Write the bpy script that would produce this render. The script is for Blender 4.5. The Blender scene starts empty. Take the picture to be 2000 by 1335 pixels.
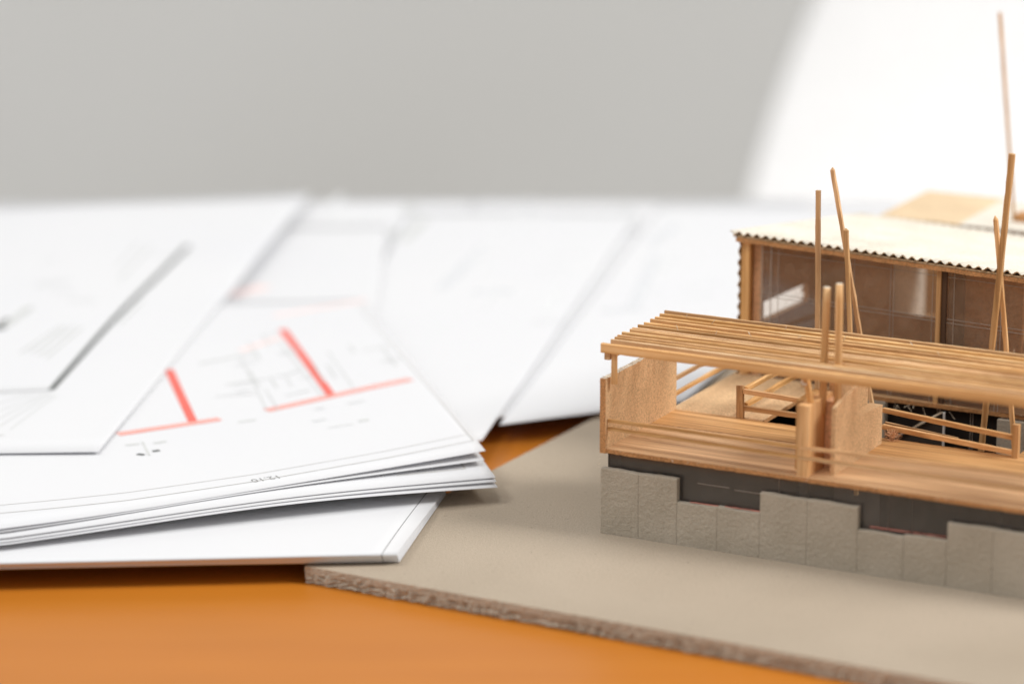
import bpy, bmesh, math, random
from mathutils import Vector, Matrix, noise as mnoise
random.seed(7)
R = math.radians
scene = bpy.context.scene
C = scene.collection

# ---------------------------------------------------------------- camera
cam_d = bpy.data.cameras.new('camera'); cam = bpy.data.objects.new('camera', cam_d); C.objects.link(cam)
cam.location = (0, 0, 0.33979); cam.rotation_euler = (R(90 - 14.5), 0, 0)
cam_d.sensor_width = 36; cam_d.lens = 120; cam_d.clip_start = .02; cam_d.clip_end = 60
cam_d.dof.use_dof = True; cam_d.dof.focus_distance = 1.108; cam_d.dof.aperture_fstop = 5.4
scene.camera = cam

# ---------------------------------------------------------------- light
world = bpy.data.worlds.new('World'); scene.world = world; world.use_nodes = True
bg = world.node_tree.nodes['Background']; bg.inputs[0].default_value = (.97, .98, 1, 1); bg.inputs[1].default_value = .44

def area(name, loc, target, size, power, col):
    d = bpy.data.lights.new(name, 'AREA'); d.shape = 'RECTANGLE'; d.size, d.size_y = size; d.energy = power; d.color = col
    o = bpy.data.objects.new(name, d); C.objects.link(o); o.location = loc
    o.rotation_euler = (Vector(target) - Vector(loc)).to_track_quat('-Z', 'Y').to_euler()
    return o
area('window_light_left', (-1.6, .8, 2.2), (0.05, 1.2, 0), (.7, .7), 19.5, (1, .985, .96))
area('window_light_right', (2.1, .7, 2.3), (0.1, 1.2, 0), (.7, .7), 12.5, (1, .97, .92))
area('chair_fill_light', (2.0, .6, 1.9), (.4, 2.6, 0.1), (.9, .9), 60, (1, .99, .97))  # added fill lamp, aimed to brighten the chair

area('front_fill_light', (-.45, .35, 2.4), (0.1, 1.1, 0), (.6, .6), 14, (1, .985, .96))  # added fill lamp, high in front, to lift the front faces

area('wall_fill_light', (-2.3, 2.3, .9), (-1.0, 3.3, .25), (.8, 1.2), 12, (.97, .99, 1))  # added lamp that lightens the left part of the wall

scene.view_settings.view_transform = 'Standard'; scene.view_settings.look = 'None'
scene.view_settings.exposure = 0; scene.view_settings.gamma = 1
scene.render.engine = 'CYCLES'
try:
    scene.cycles.transparent_max_bounces = 24; scene.cycles.max_bounces = 10
except Exception: pass

# ---------------------------------------------------------------- materials
def new_mat(name):
    m = bpy.data.materials.new(name); m.use_nodes = True
    nt = m.node_tree; return m, nt, nt.nodes['Principled BSDF']
def coords(nt, scale, rot=(0, 0, 0)):
    tc = nt.nodes.new('ShaderNodeTexCoord'); mp = nt.nodes.new('ShaderNodeMapping')
    mp.inputs['Scale'].default_value = scale; mp.inputs['Rotation'].default_value = rot
    nt.links.new(tc.outputs['Object'], mp.inputs[0]); return mp.outputs[0]
def noise(nt, vec, scale=1, detail=3, rough=.6):
    n = nt.nodes.new('ShaderNodeTexNoise'); n.inputs['Scale'].default_value = scale
    n.inputs['Detail'].default_value = detail; n.inputs['Roughness'].default_value = rough
    nt.links.new(vec, n.inputs['Vector']); return n.outputs[0]
def ramp(nt, fac, stops):
    r = nt.nodes.new('ShaderNodeValToRGB'); el = r.color_ramp.elements
    while len(el) < len(stops): el.new(.5)
    for e, (p, c) in zip(el, stops): e.position = p; e.color = (*c, 1)
    nt.links.new(fac, r.inputs[0]); return r.outputs[0]
def mixc(nt, a, b, fac, mode='MIX'):
    x = nt.nodes.new('ShaderNodeMix'); x.data_type = 'RGBA'; x.blend_type = mode
    if isinstance(fac, (int, float)): x.inputs[0].default_value = fac
    else: nt.links.new(fac, x.inputs[0])
    for i, v in ((6, a), (7, b)):
        if isinstance(v, tuple): x.inputs[i].default_value = (*v, 1)
        else: nt.links.new(v, x.inputs[i])
    return x.outputs[2]
def bump(nt, h, b, strength, dist):
    n = nt.nodes.new('ShaderNodeBump'); n.inputs['Strength'].default_value = strength; n.inputs['Distance'].default_value = dist
    nt.links.new(h, n.inputs['Height']); nt.links.new(n.outputs[0], b.inputs['Normal'])

def wood(name, dark, mid, light, axis='X', seed=0, rough=.62, fine=1.0):
    """fine grained veneer, grain along the given object axis (object units are metres)"""
    m, nt, b = new_mat(name)
    s = {'X': (18, 900, 900), 'Y': (900, 18, 900), 'Z': (900, 900, 22)}[axis]
    v = coords(nt, tuple(q * fine for q in s)); n1 = noise(nt, v, 1, 4, .65)
    s2 = {'X': (14, 160, 160), 'Y': (160, 14, 160), 'Z': (160, 160, 14)}[axis]
    n2 = noise(nt, coords(nt, s2, (0, 0, .01 * seed)), 1, 2, .5)
    c1 = ramp(nt, n1, [(.28, dark), (.5, mid), (.72, light)])
    c2 = ramp(nt, n2, [(.3, (.70, .64, .58)), (.65, (1.1, 1.08, 1.05))])
    out = mixc(nt, c1, c2, 1.0, 'MULTIPLY')
    oi = nt.nodes.new('ShaderNodeObjectInfo')
    m2_ = nt.nodes.new('ShaderNodeMapRange'); m2_.inputs[3].default_value = .93; m2_.inputs[4].default_value = 1.1
    hsv = nt.nodes.new('ShaderNodeHueSaturation')
    mr = nt.nodes.new('ShaderNodeMapRange'); mr.inputs[3].default_value = .80; mr.inputs[4].default_value = 1.14
    nt.links.new(oi.outputs['Random'], mr.inputs[0]); nt.links.new(mr.outputs[0], hsv.inputs['Value'])
    wn = nt.nodes.new('ShaderNodeTexWhiteNoise'); wn.noise_dimensions = '1D'; nt.links.new(oi.outputs['Random'], wn.inputs['W']); nt.links.new(wn.outputs[0], m2_.inputs[0]); nt.links.new(m2_.outputs[0], hsv.inputs['Saturation'])
    nt.links.new(out, hsv.inputs['Color']); nt.links.new(hsv.outputs[0], b.inputs['Base Color'])
    b.inputs['Roughness'].default_value = rough
    bump(nt, n1, b, .5, .00012)
    return m
def card(name, col, var=.12, speck=1200, bumpd=.0003, rough=.9, dark=None, blotch=60, specks=False):
    m, nt, b = new_mat(name)
    n1 = noise(nt, coords(nt, (speck,) * 3), 1, 5, .7); n2 = noise(nt, coords(nt, (blotch,) * 3), 1, 3, .5)
    d = tuple(c * (1 - var * 2.2) for c in col); l = tuple(min(1, c * (1 + var * 1.3)) for c in col)
    c1 = ramp(nt, n1, [(.3, d), (.52, col), (.72, l)])
    c2 = ramp(nt, n2, [(.3, (.88, .87, .85)), (.7, (1.05, 1.05, 1.05))])
    cc = mixc(nt, c1, c2, 1.0, 'MULTIPLY')
    if specks:
        n3 = noise(nt, coords(nt, (520,) * 3), 1, 2, .5); f = nt.nodes.new('ShaderNodeMapRange')
        f.inputs[1].default_value = .685; f.inputs[2].default_value = .74; f.inputs[4].default_value = .55; nt.links.new(n3, f.inputs[0])
        cc = mixc(nt, cc, tuple(c * .45 for c in col), f.outputs[0])
        n4 = noise(nt, coords(nt, (90, 900, 900), (0, 0, .5)), 1, 3, .7); f2 = nt.nodes.new('ShaderNodeMapRange')
        f2.inputs[1].default_value = .60; f2.inputs[2].default_value = .75; f2.inputs[4].default_value = .35; nt.links.new(n4, f2.inputs[0])
        cc = mixc(nt, cc, tuple(c * .7 for c in col), f2.outputs[0])
    nt.links.new(cc, b.inputs['Base Color'])
    b.inputs['Roughness'].default_value = rough
    bump(nt, n1, b, .8, bumpd)
    return m
def plain(name, col, rough=.6, spec=.5):
    m, nt, b = new_mat(name)
    n = noise(nt, coords(nt, (150,) * 3), 1, 2, .5)
    nt.links.new(ramp(nt, n, [(.3, tuple(c * .94 for c in col)), (.7, tuple(min(1, c * 1.03) for c in col))]), b.inputs['Base Color'])
    b.inputs['Roughness'].default_value = rough; b.inputs['Specular IOR Level'].default_value = spec
    return m

WD, WM, WL = (.42, .225, .095), (.71, .43, .20), (.86, .60, .34)
M = {}
M['woodX'] = wood('veneer_along_x', WD, WM, WL, 'X')
M['woodY'] = wood('veneer_along_y', WD, WM, WL, 'Y')
M['woodZ'] = wood('veneer_along_z', WD, WM, WL, 'Z')
M['slat'] = wood('slat_veneer', (.48, .26, .11), (.82, .51, .24), (.95, .73, .45), 'X', 3)
M['deck'] = wood('deck_veneer', (.37, .205, .10), (.66, .40, .195), (.78, .52, .285), 'X', 5)
M['edge'] = card('cut_edge_wood', (.60, .30, .12), .25, 1500, .0003)
M['kraft'] = card('kraft_board', (.75, .50, .275), .2, 1700, .00025)
M['kraft_dark'] = card('brown_kraft_board', (.78, .46, .26), .14, 900, .0002)
M['grey_card'] = card('grey_card', (.48, .42, .335), .08, 1400, .0004, .95)
M['base_card'] = card('base_greyboard', (.455, .375, .285), .075, 1300, .0006, .92, blotch=11, specks=True)
M['base_edge'] = card('greyboard_torn_edge', (.60, .54, .44), .13, 700, .0012, .95)
M['cream'] = card('cream_corrugated', (.76, .705, .61), .05, 700, .0002, .85)
M['flute'] = card('flute_brown', (.58, .42, .25), .25, 900, .0003)
M['tan'] = card('tan_card', (.74, .56, .36), .08, 900, .0002)
M['umber'] = plain('dark_brown_card', (.10, .055, .03), .7, .3)
M['black'] = plain('black_card', (.022, .017, .014), .8, .15)
M['darkgrey'] = plain('dark_grey_card', (.055, .043, .034), .6, .3)
M['white'] = plain('white_strip', (.82, .80, .76), .8)
M['fibre'] = plain('pale_fibre', (.72, .60, .45), .8)
M['glue'] = plain('dried_glue', (.80, .72, .62), .25)
M['pencil'] = plain('red_pencil', (.62, .22, .16), .8)

def paper_mat():
    m, nt, b = new_mat('white_paper')
    n1 = noise(nt, coords(nt, (500,) * 3), 1, 3, .6); n2 = noise(nt, coords(nt, (9,) * 3), 1, 2, .5)
    nt.links.new(ramp(nt, n2, [(.3, (.815, .82, .833)), (.7, (.832, .835, .84))]), b.inputs['Base Color'])
    b.inputs['Roughness'].default_value = .75; b.inputs['Specular IOR Level'].default_value = .3
    bump(nt, n1, b, .15, .00004)
    tr = nt.nodes.new('ShaderNodeBsdfTranslucent'); tr.inputs[0].default_value = (.80, .80, .90, 1)
    mx = nt.nodes.new('ShaderNodeMixShader'); mx.inputs[0].default_value = .18
    out = nt.nodes['Material Output']
    nt.links.new(b.outputs[0], mx.inputs[1]); nt.links.new(tr.outputs[0], mx.inputs[2]); nt.links.new(mx.outputs[0], out.inputs[0])
    return m
M['paper'] = paper_mat()
INK = {'r': ('red_ink', (.74, .16, .13)), 'q': ('pale_red_ink', (.80, .48, .42)), 'p': ('faint_red_ink', (.86, .70, .68)), 'k': ('black_ink', (.10, .105, .10)),
       'g': ('faint_grey_ink', (.60, .61, .60)), 'l': ('grey_line_ink', (.58, .57, .54)), 'b': ('grey_ink', (.66, .67, .69)), 'n': ('dark_blue_grey_ink', (.42, .43, .50)), 'f': ('very_faint_ink', (.72, .73, .74)), 't': ('text_ink', (.28, .28, .28))}
for k, (n, c) in INK.items(): M['ink_' + k] = plain(n, c, .7, .2)

def acrylic(name, tint, dust_haze, dcol=(.68, .50, .36, 1)):
    m, nt, b = new_mat(name); nt.nodes.remove(b)
    tr = nt.nodes.new('ShaderNodeBsdfTransparent'); tr.inputs[0].default_value = (*tint, 1)
    gl = nt.nodes.new('ShaderNodeBsdfGlossy'); gl.inputs['Roughness'].default_value = .06
    df = nt.nodes.new('ShaderNodeBsdfDiffuse'); df.inputs[0].default_value = dcol
    lw = nt.nodes.new('ShaderNodeFresnel'); lw.inputs[0].default_value = 1.46
    n = noise(nt, coords(nt, (260,) * 3), 1, 6, .75)
    mr = nt.nodes.new('ShaderNodeMapRange'); mr.inputs[1].default_value = .45; mr.inputs[2].default_value = .8
    mr.inputs[3].default_value = dust_haze; mr.inputs[4].default_value = dust_haze * 2.2; nt.links.new(n, mr.inputs[0])
    m1 = nt.nodes.new('ShaderNodeMixShader'); nt.links.new(mr.outputs[0], m1.inputs[0])
    nt.links.new(tr.outputs[0], m1.inputs[1]); nt.links.new(df.outputs[0], m1.inputs[2])
    m2 = nt.nodes.new('ShaderNodeMixShader'); nt.links.new(lw.outputs[0], m2.inputs[0])
    nt.links.new(m1.outputs[0], m2.inputs[1]); nt.links.new(gl.outputs[0], m2.inputs[2])
    nt.links.new(m2.outputs[0], nt.nodes['Material Output'].inputs[0])
    return m
M['acrylic'] = acrylic('clear_acrylic', (.97, .93, .88), .13)  # warm film: some dust, its colour also stands in for coppery reflection and interior light
M['acrylic_low'] = acrylic('clear_acrylic_dusty', (.93, .92, .91), .06, (.55, .50, .46, 1))
M['scribe'] = plain('scribed_line', (.44, .37, .31), .4)

# table: varnished orange wood
m, nt, b = new_mat('varnished_orange_wood')
n1 = noise(nt, coords(nt, (1.6, 90, 60)), 1, 6, .65); n2 = noise(nt, coords(nt, (5, 14, 10)), 1, 3, .55)
c = mixc(nt, ramp(nt, n1, [(.3, (.49, .163, .015)), (.5, (.50, .17, .016)), (.7, (.51, .177, .018))]), ramp(nt, n2, [(.3, (.9, .88, .86)), (.7, (1.05, 1.05, 1.05))]), 1.0, 'MULTIPLY')
nt.links.new(c, b.inputs['Base Color']); b.inputs['Roughness'].default_value = .38; b.inputs['Specular IOR Level'].default_value = .32
M['table'] = m
# wall, floor, chair
m, nt, b = new_mat('grey_painted_wall')
n1 = noise(nt, coords(nt, (1.3,) * 3), 1, 2, .5)
nt.links.new(ramp(nt, n1, [(.3, (.585, .58, .56)), (.7, (.645, .645, .635))]), b.inputs['Base Color']); b.inputs['Roughness'].default_value = .9
M['wall'] = m
M['floor'] = plain('pale_floor', (.45, .42, .38), .7)
M['chair'] = plain('white_chair_shell', (.90, .90, .90), .45)
M['metal'] = plain('chair_leg_metal', (.5, .5, .5), .3)

# ---------------------------------------------------------------- mesh helpers (units: millimetres, scaled to metres)
S = .001
def link(name, bm, mat, parent=None, smooth=False):
    me = bpy.data.meshes.new(name); bmesh.ops.scale(bm, vec=(S, S, S), verts=bm.verts)
    bmesh.ops.recalc_face_normals(bm, faces=bm.faces)
    bm.to_mesh(me); bm.free()
    for mm in (mat if isinstance(mat, list) else [mat]): me.materials.append(mm)
    if smooth:
        for p in me.polygons: p.use_smooth = True
    o = bpy.data.objects.new(name, me); C.objects.link(o)
    if parent: o.parent = parent
    return o
def tag(o, label=None, cat=None, group=None, kind=None):
    for k, v in (('label', label), ('category', cat), ('group', group), ('kind', kind)):
        if v: o[k] = v
    return o
def empty(name, loc, rz=0):
    o = bpy.data.objects.new(name, None); C.objects.link(o); o.location = loc; o.rotation_euler = (0, 0, rz); o.empty_display_size = .02
    return o
def bar(bm, p0, p1, w, h, step=3.0, jit=.05, up=(0, 0, 1), mi=0, caps=True, bev=.0):
    """bar from p0 to p1, w across, h along 'up', split along its length and slightly uneven"""
    p0, p1 = Vector(p0), Vector(p1); d = p1 - p0; L = d.length; d.normalize(); u = Vector(up)
    if abs(d.dot(u)) > .95: u = Vector((0, 1, 0))
    s = d.cross(u).normalized(); u = s.cross(d).normalized(); n = max(1, int(L / step))
    if bev > 0:
        e = bev; prof = [(-w/2+e, -h/2), (w/2-e, -h/2), (w/2, -h/2+e), (w/2, h/2-e), (w/2-e, h/2), (-w/2+e, h/2), (-w/2, h/2-e), (-w/2, -h/2+e)]
    else: prof = [(-w/2, -h/2), (w/2, -h/2), (w/2, h/2), (-w/2, h/2)]
    rings = []
    for i in range(n + 1):
        c = p0 + d * L * i / n
        rings.append([bm.verts.new(c + s * (a + random.uniform(-jit, jit)) + u * (b_ + random.uniform(-jit, jit))) for a, b_ in prof])
    k = len(prof)
    for i in range(n):
        for j in range(k):
            f = bm.faces.new((rings[i][j], rings[i][(j+1) % k], rings[i+1][(j+1) % k], rings[i+1][j])); f.material_index = mi
    if caps:
        f = bm.faces.new(rings[0]); f.material_index = mi; f = bm.faces.new(rings[-1][::-1]); f.material_index = mi
def box(bm, x0, x1, y0, y1, z0, z1, step=4.0, jit=.06, mi=0, bev=.15):
    """board: bar along its longest axis"""
    dx, dy, dz = x1-x0, y1-y0, z1-z0; cx, cy, cz = (x0+x1)/2, (y0+y1)/2, (z0+z1)/2
    bev = min(bev, .3*min(dx, dy, dz))
    if dx >= dy and dx >= dz: bar(bm, (x0, cy, cz), (x1, cy, cz), dy, dz, step, jit, (0, 0, 1), mi, bev=bev)
    elif dy >= dz: bar(bm, (cx, y0, cz), (cx, y1, cz), dx, dz, step, jit, (0, 0, 1), mi, bev=bev)
    else: bar(bm, (cx, cy, z0), (cx, cy, z1), dx, dy, step, jit, (0, 1, 0), mi, bev=bev)
def boxo(name, mat, parent, *a, **k):
    bm = bmesh.new(); box(bm, *a, **k); return link(name, bm, mat, parent)
def baro(name, mat, parent, *a, **k):
    bm = bmesh.new(); bar(bm, *a, **k); return link(name, bm, mat, parent)
def prism(bm, pts, off, mi=0):
    """polygon pts (3D) extruded by vector off"""
    a = [bm.verts.new(Vector(p)) for p in pts]; b_ = [bm.verts.new(Vector(p) + Vector(off)) for p in pts]; n = len(pts)
    bm.faces.new(a).material_index = mi; bm.faces.new(b_[::-1]).material_index = mi
    for i in range(n): bm.faces.new((a[i], a[(i+1) % n], b_[(i+1) % n], b_[i])).material_index = mi
def frame_wall(bm, axis, c0, c1, a0, a1, z0, z1, holes, mi=0, jit=.04):
    """board normal to axis ('X' or 'Y') between c0..c1 with rectangular openings (a0,a1,z0,z1)"""
    xs = sorted({a0, a1, *[h[0] for h in holes], *[h[1] for h in holes]})
    for i in range(len(xs) - 1):
        lo, hi = xs[i], xs[i+1]; cuts = [(z0, z1)]
        for h in holes:
            if h[0] <= lo and h[1] >= hi:
                new = []
                for (p, q) in cuts:
                    if h[2] > p: new.append((p, min(q, h[2])))
                    if h[3] < q: new.append((max(p, h[3]), q))
                cuts = new
        for p, q in cuts:
            if axis == 'X': box(bm, c0, c1, lo, hi, p, q, 400, 0, mi, bev=0)
            else: box(bm, lo, hi, c0, c1, p, q, 400, 0, mi, bev=0)

# ================================================================ the setting
bm = bmesh.new(); bmesh.ops.create_grid(bm, x_segments=1, y_segments=1, size=4000)
o = link('floor', bm, M['floor']); o.location = (0, 2.2, -.74); tag(o, kind='structure')
bm = bmesh.new(); box(bm, -3500, 3500, 3300, 3400, -739, 2200, 9999, 0, bev=0)
o = link('wall', bm, M['wall']); tag(o, 'plain light grey painted wall behind the table, out of focus', 'wall')

# table
tb = empty('table', (0, 1.05, -.74)); tag(tb, 'varnished orange wooden table covered with drawings', 'table')
bm = bmesh.new(); box(bm, -1100, 1100, -600, 520, 715, 740, 9999, 0, bev=3); link('table_top', bm, M['table'], tb)
for sx in (-1, 1):
    for y in (-540, 460):
        bm = bmesh.new(); box(bm, sx*1020-25, sx*1020+25, y-25, y+25, 1, 714.9, 9999, 0, bev=2); link('leg', bm, M['table'], tb)

# white shell chair on the far side
ch = empty('chair', (.42, 2.42, -.74), 0); tag(ch, 'white rounded chair beyond the table on the right, out of focus', 'chair')
def shell_pt(u, v, off=0):
    # u -1..1 across, v 0..1 up the back
    hw = 272 - 205 * v**1.96; z = 440 + 520 * v
    if v > .86: hw *= math.sqrt(max(0, 1 - ((v - .86) / .14)**2)) * .999 + .001
    x = u * hw; y = -120 * abs(u)**2.2 + 60 * v + off
    return Vector((x, y, z))
bm = bmesh.new(); nu, nv = 28, 30
for off, flip in ((0, 0), (9, 1)):
    g = [[bm.verts.new(shell_pt(-1 + 2*i/nu, j/nv, off)) for i in range(nu+1)] for j in range(nv+1)]
    for j in range(nv):
        for i in range(nu): bm.faces.new((g[j][i], g[j][i+1], g[j+1][i+1], g[j+1][i]))
bmesh.ops.remove_doubles(bm, verts=bm.verts, dist=.01)
link('backrest', bm, M['chair'], ch, True)
bm = bmesh.new(); nu, nv = 20, 20
for off in (0, -9):
    g = [[bm.verts.new(((-1+2*i/nu)*(250-20*(j/nv)**3), 60-470*j/nv, 440+off+30*abs(-1+2*i/nu)**3-14*math.sin(math.pi*j/nv)-18*(j/nv)**4)) for i in range(nu+1)] for j in range(nv+1)]
    for j in range(nv):
        for i in range(nu): bm.faces.new((g[j][i], g[j][i+1], g[j+1][i+1], g[j+1][i]))
link('seat', bm, M['chair'], ch, True)
for sx in (-1, 1):
    for (y0, y1) in ((-60, 10), (-320, -390)):
        baro('leg', M['metal'], ch, (sx*150, y0, 425), (sx*230, y1, 1), 20, 20, 999, 0, bev=5)

# ================================================================ the architectural model
TH = R(27.6)
am = empty('architectural_model', (.0283250, 1.0475923, .0055), -TH)
tag(am, 'wood and grey card building model with slatted pergola and corrugated roof on a greyboard base', 'scale model')

# base board: two glued layers of greyboard with a ragged front edge
bm = bmesh.new()
def board_layer(z0, z1, grow, jit):
    c = [(-66.6-grow, -73.3-grow), (330, -83-grow), (330, 300), (-57.5-grow, 300)]
    ring = []
    for i in range(4):
        a, b_ = Vector(c[i]), Vector(c[(i+1) % 4]); n = max(1, int((b_-a).length/1.3)) if i in (0, 3) else 12
        nn = Vector((b_[1]-a[1], -(b_[0]-a[0]))).normalized()
        for k in range(n):
            ring.append(a + (b_-a)*k/n + nn*random.uniform(-jit, jit))
    lv = 6; rows = []
    for q in range(lv+1):
        rows.append([bm.verts.new((p[0], p[1]+random.uniform(-jit, jit)*.8*(0 if q in (0, lv) else 1), z0+(z1-z0)*q/lv)) for p in ring])
    n = len(ring)
    for q in range(lv):
        for i in range(n): bm.faces.new((rows[q][i], rows[q][(i+1) % n], rows[q+1][(i+1) % n], rows[q+1][i])).material_index = 1
    bm.faces.new(rows[-1]).material_index = 0; bm.faces.new(rows[0][::-1]).material_index = 1
board_layer(-5.3, -2.3, -.3, .55)
board_layer(-2.28, 0, -.05, .16)
link('base_board', bm, [M['base_card'], M['base_edge']], am)

# grey card plinth wall, stepped top, scored into panels
gw = empty('grey_plinth_wall', (0, 0, 0)); gw.parent = am
XS = [0, 13.5, 27, 41, 55.6, 71.6, 88.5, 103.7, 117.8, 132.5, 148, 163, 178]
HS = [21.7, 21.7, 14.2, 14.5, 21.3, 21.3, 14.0, 14.7, 20.6, 20.6, 14, 14]
def panel(bm, x0, x1, y0, y1, z1, g=.05):
    nx, nz = 44, 56; x0 += g; x1 -= g
    def vv(i, k, y, front):
        x = x0+(x1-x0)*i/nx; z = z1*k/nz + .02; e = 0
        if front:
            q_ = Vector((x, 0, z)); e = .10*mnoise.noise(q_*Vector((.75, 1, .95)).x) + .065*mnoise.noise(q_*1.9+Vector((9, 3, 1))) + .04*mnoise.noise(q_*4.1)
            if i in (0, nx): e += .08
            if k == nz: e += .12
        if k == nz: z += random.uniform(-.03, .03) + .14*math.sin(x*.35) + .05*math.sin(x*1.3)
        return bm.verts.new((x, y+e, z))
    F = [[vv(i, k, y0, True) for i in range(nx+1)] for k in range(nz+1)]; B = [[vv(i, k, y1, False) for i in range(nx+1)] for k in (0, nz)]
    for k in range(nz):
        for i in range(nx): bm.faces.new((F[k][i], F[k][i+1], F[k+1][i+1], F[k+1][i]))
    for i in range(nx):
        bm.faces.new((F[nz][i], F[nz][i+1], B[1][i+1], B[1][i])); bm.faces.new((B[0][i], B[0][i+1], F[0][i+1], F[0][i])); bm.faces.new((B[1][i], B[1][i+1], B[0][i+1], B[0][i]))
    for i in (0, nx): bm.faces.new([F[k][i] for k in range(nz+1)] + [B[1][i], B[0][i]])
for i in range(len(HS)):
    bm = bmesh.new(); panel(bm, XS[i], XS[i+1], 0, 2.2, HS[i]); link('wall_panel', bm, M['grey_card'], gw, False)
# remains of red pencil on the cut sills
for x0, x1, z in ((31, 42, 14.38), (43, 55, 14.72), (92, 117, 15.15)):
    bm = bmesh.new(); bar(bm, (x0, 1.6, z), (x1, 1.6, z + (.02 if x0 < 90 else .3)), .5, .12, 1.2, .08); link('pencil_mark', bm, M['pencil'], gw)

# lower storey: black interior, clear front pane, grey piers
lo = empty('lower_storey', (0, 0, 0)); lo.parent = am
boxo('black_floor', M['black'], lo, 2.5, 178, 3.2, 135, .1, .8, step=60, jit=0)
boxo('black_back_wall', M['darkgrey'], lo, 2.2, 64, 10.5, 11.3, .9, 26.9, step=60, jit=0)
boxo('black_back_wall', M['darkgrey'], lo, 78.5, 124, 44, 45, .9, 26.9, step=60, jit=0)
boxo('black_back_wall', M['black'], lo, 124.5, 178, 30, 31, .9, 26.9, step=60, jit=0)
boxo('dark_partition', M['darkgrey'], lo, 70, 70.8, 3.4, 24, .9, 26.9, step=60, jit=0)
boxo('dark_partition', M['darkgrey'], lo, 96.5, 97.3, 3.4, 24, .9, 26.9, step=60, jit=0)
boxo('front_pane', M['acrylic_low'], lo, 2, 178, 2.4, 3.0, .9, 27.0, step=999, jit=0, bev=0)
boxo('side_pane', M['acrylic_low'], lo, 1.4, 1.95, 3.0, 26, .9, 27.0, step=999, jit=0, bev=0)
boxo('corner_strip', M['darkgrey'], lo, 1.5, 1.95, 2.3, 2.9, .9, 27.0, step=99, jit=0)
for x, z0, z1 in ((33, 20.6, 20.75), (46, 20.2, 20.35)):
    boxo('scribed_line', M['scribe'], lo, x, x+11, 2.25, 2.34, z0, z1, step=50, jit=0, bev=0)
boxo('scribed_line', M['scribe'], lo, 61, 61.12, 2.25, 2.34, 14, 26.9, step=50, jit=0, bev=0)
boxo('side_panel', M['black'], lo, 1.4, 2.0, 26.2, 98, .9, 26.9, step=60, jit=0)
boxo('grey_pier', M['grey_card'], lo, 52, 58.5, 98, 100, .9, 26.9)
boxo('grey_pier', M['grey_card'], lo, 98.6, 122, 97, 99, .9, 26.4)
boxo('glass_wall', M['black'], lo, 2.2, 52, 98.4, 99.4, .9, 26.9, step=60, jit=0)
boxo('glass_wall', M['black'], lo, 58.6, 98.5, 100.2, 101, .9, 26.9, step=60, jit=0)
for x in (76.5, 77.4, 88.2, 89):
    boxo('scribed_line', M['scribe'], lo, x, x+.14, 99.9, 100.1, 1, 26.8, step=50, jit=0, bev=0)
bm = bmesh.new(); prism(bm, [(58.6, 96, .9), (58.6, 96, 12.5), (80, 96, 26.6), (80, 96, .9)], (0, .8, 0)); link('stair_side', bm, M['darkgrey'], lo)
baro('stair_edge', M['fibre'], lo, (58.6, 96, 12.9), (79.6, 96, 26.6), 1.6, .5, 3, .1)
boxo('white_corner_strip', M['white'], lo, 80.1, 80.8, 95.6, 96.4, .9, 26.8)

# deck
dk = empty('deck', (0, 0, 0)); dk.parent = am
def fuzzy_slab(name, mats, parent, x0, x1, y0, y1, z0, z1, edgejit=.12):
    bm = bmesh.new(); n = int((x1-x0)/1.2); e = lambda: random.uniform(-edgejit, edgejit)
    pts = [(x0+(x1-x0)*i/n, y0+e()) for i in range(n+1)] + [(x1-(x1-x0)*i/n, y1+e()) for i in range(n+1)]
    a = [bm.verts.new((p[0], p[1], z1 + random.uniform(-.03, .03))) for p in pts]; b_ = [bm.verts.new((p[0], p[1]+.15, z0+random.uniform(-.1, .1))) for p in pts]
    bm.faces.new(a).material_index = 0; bm.faces.new(b_[::-1]).material_index = 1; k = len(pts)
    for i in range(k): bm.faces.new((a[i], a[(i+1) % k], b_[(i+1) % k], b_[i])).material_index = 1
    return link(name, bm, mats, parent)
fuzzy_slab('floor_board', [M['deck'], M['edge']], dk, 0, 180, -.6, 16.4, 27.1, 28.5)
fuzzy_slab('floor_board', [M['deck'], M['edge']], dk, 0, 180, 16.6, 33.4, 27.1, 28.45)
fuzzy_slab('floor_board', [M['deck'], M['edge']], dk, 0, 180, 33.6, 52.4, 27.1, 28.5)
fuzzy_slab('floor_board', [M['kraft'], M['edge']], dk, 0, 33.2, 52.6, 104, 27.1, 28.4)
fuzzy_slab('floor_board', [M['deck'], M['edge']], dk, 121, 180, 52.6, 96, 27.1, 28.4)
fuzzy_slab('floor_board', [M['deck'], M['edge']], dk, 33.4, 180, 98.5, 215, 27.1, 28.5)
fuzzy_slab('floor_board', [M['deck'], M['edge']], dk, 0, 33.2, 104.2, 215, 27.1, 28.5)

# left side wall board
bm = bmesh.new(); n = 34
prof = [(y, 51.6+random.uniform(-.12, .12)) for y in [53.6*i/n for i in range(n+1)]]
pts = [(0, y, 27.2 if False else 28.55) for y in (0,)] 
a = [bm.verts.new((0+random.uniform(-.06, .06), y, z)) for y, z in prof]; b_ = [bm.verts.new((2+random.uniform(-.06, .06), y, z+random.uniform(-.1, .1))) for y, z in prof]
a0 = [bm.verts.new((0, y, 27.0)) for y, z in prof]; b0 = [bm.verts.new((2, y, 27.0)) for y, z in prof]
for i in range(n):
    bm.faces.new((a[i], a[i+1], b_[i+1], b_[i])).material_index = 2
    bm.faces.new((a0[i], a0[i+1], a[i+1], a[i])).material_index = 0; bm.faces.new((b0[i], b0[i+1], b_[i+1], b_[i])).material_index = 0
bm.faces.new((a[0], b_[0], b0[0], a0[0])).material_index = 1; bm.faces.new((a[-1], b_[-1], b0[-1], a0[-1])).material_index = 1
M['fuzz_top'] = card('pale_fuzzy_edge', (.78, .67, .53), .3, 1200, .0006)
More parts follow.
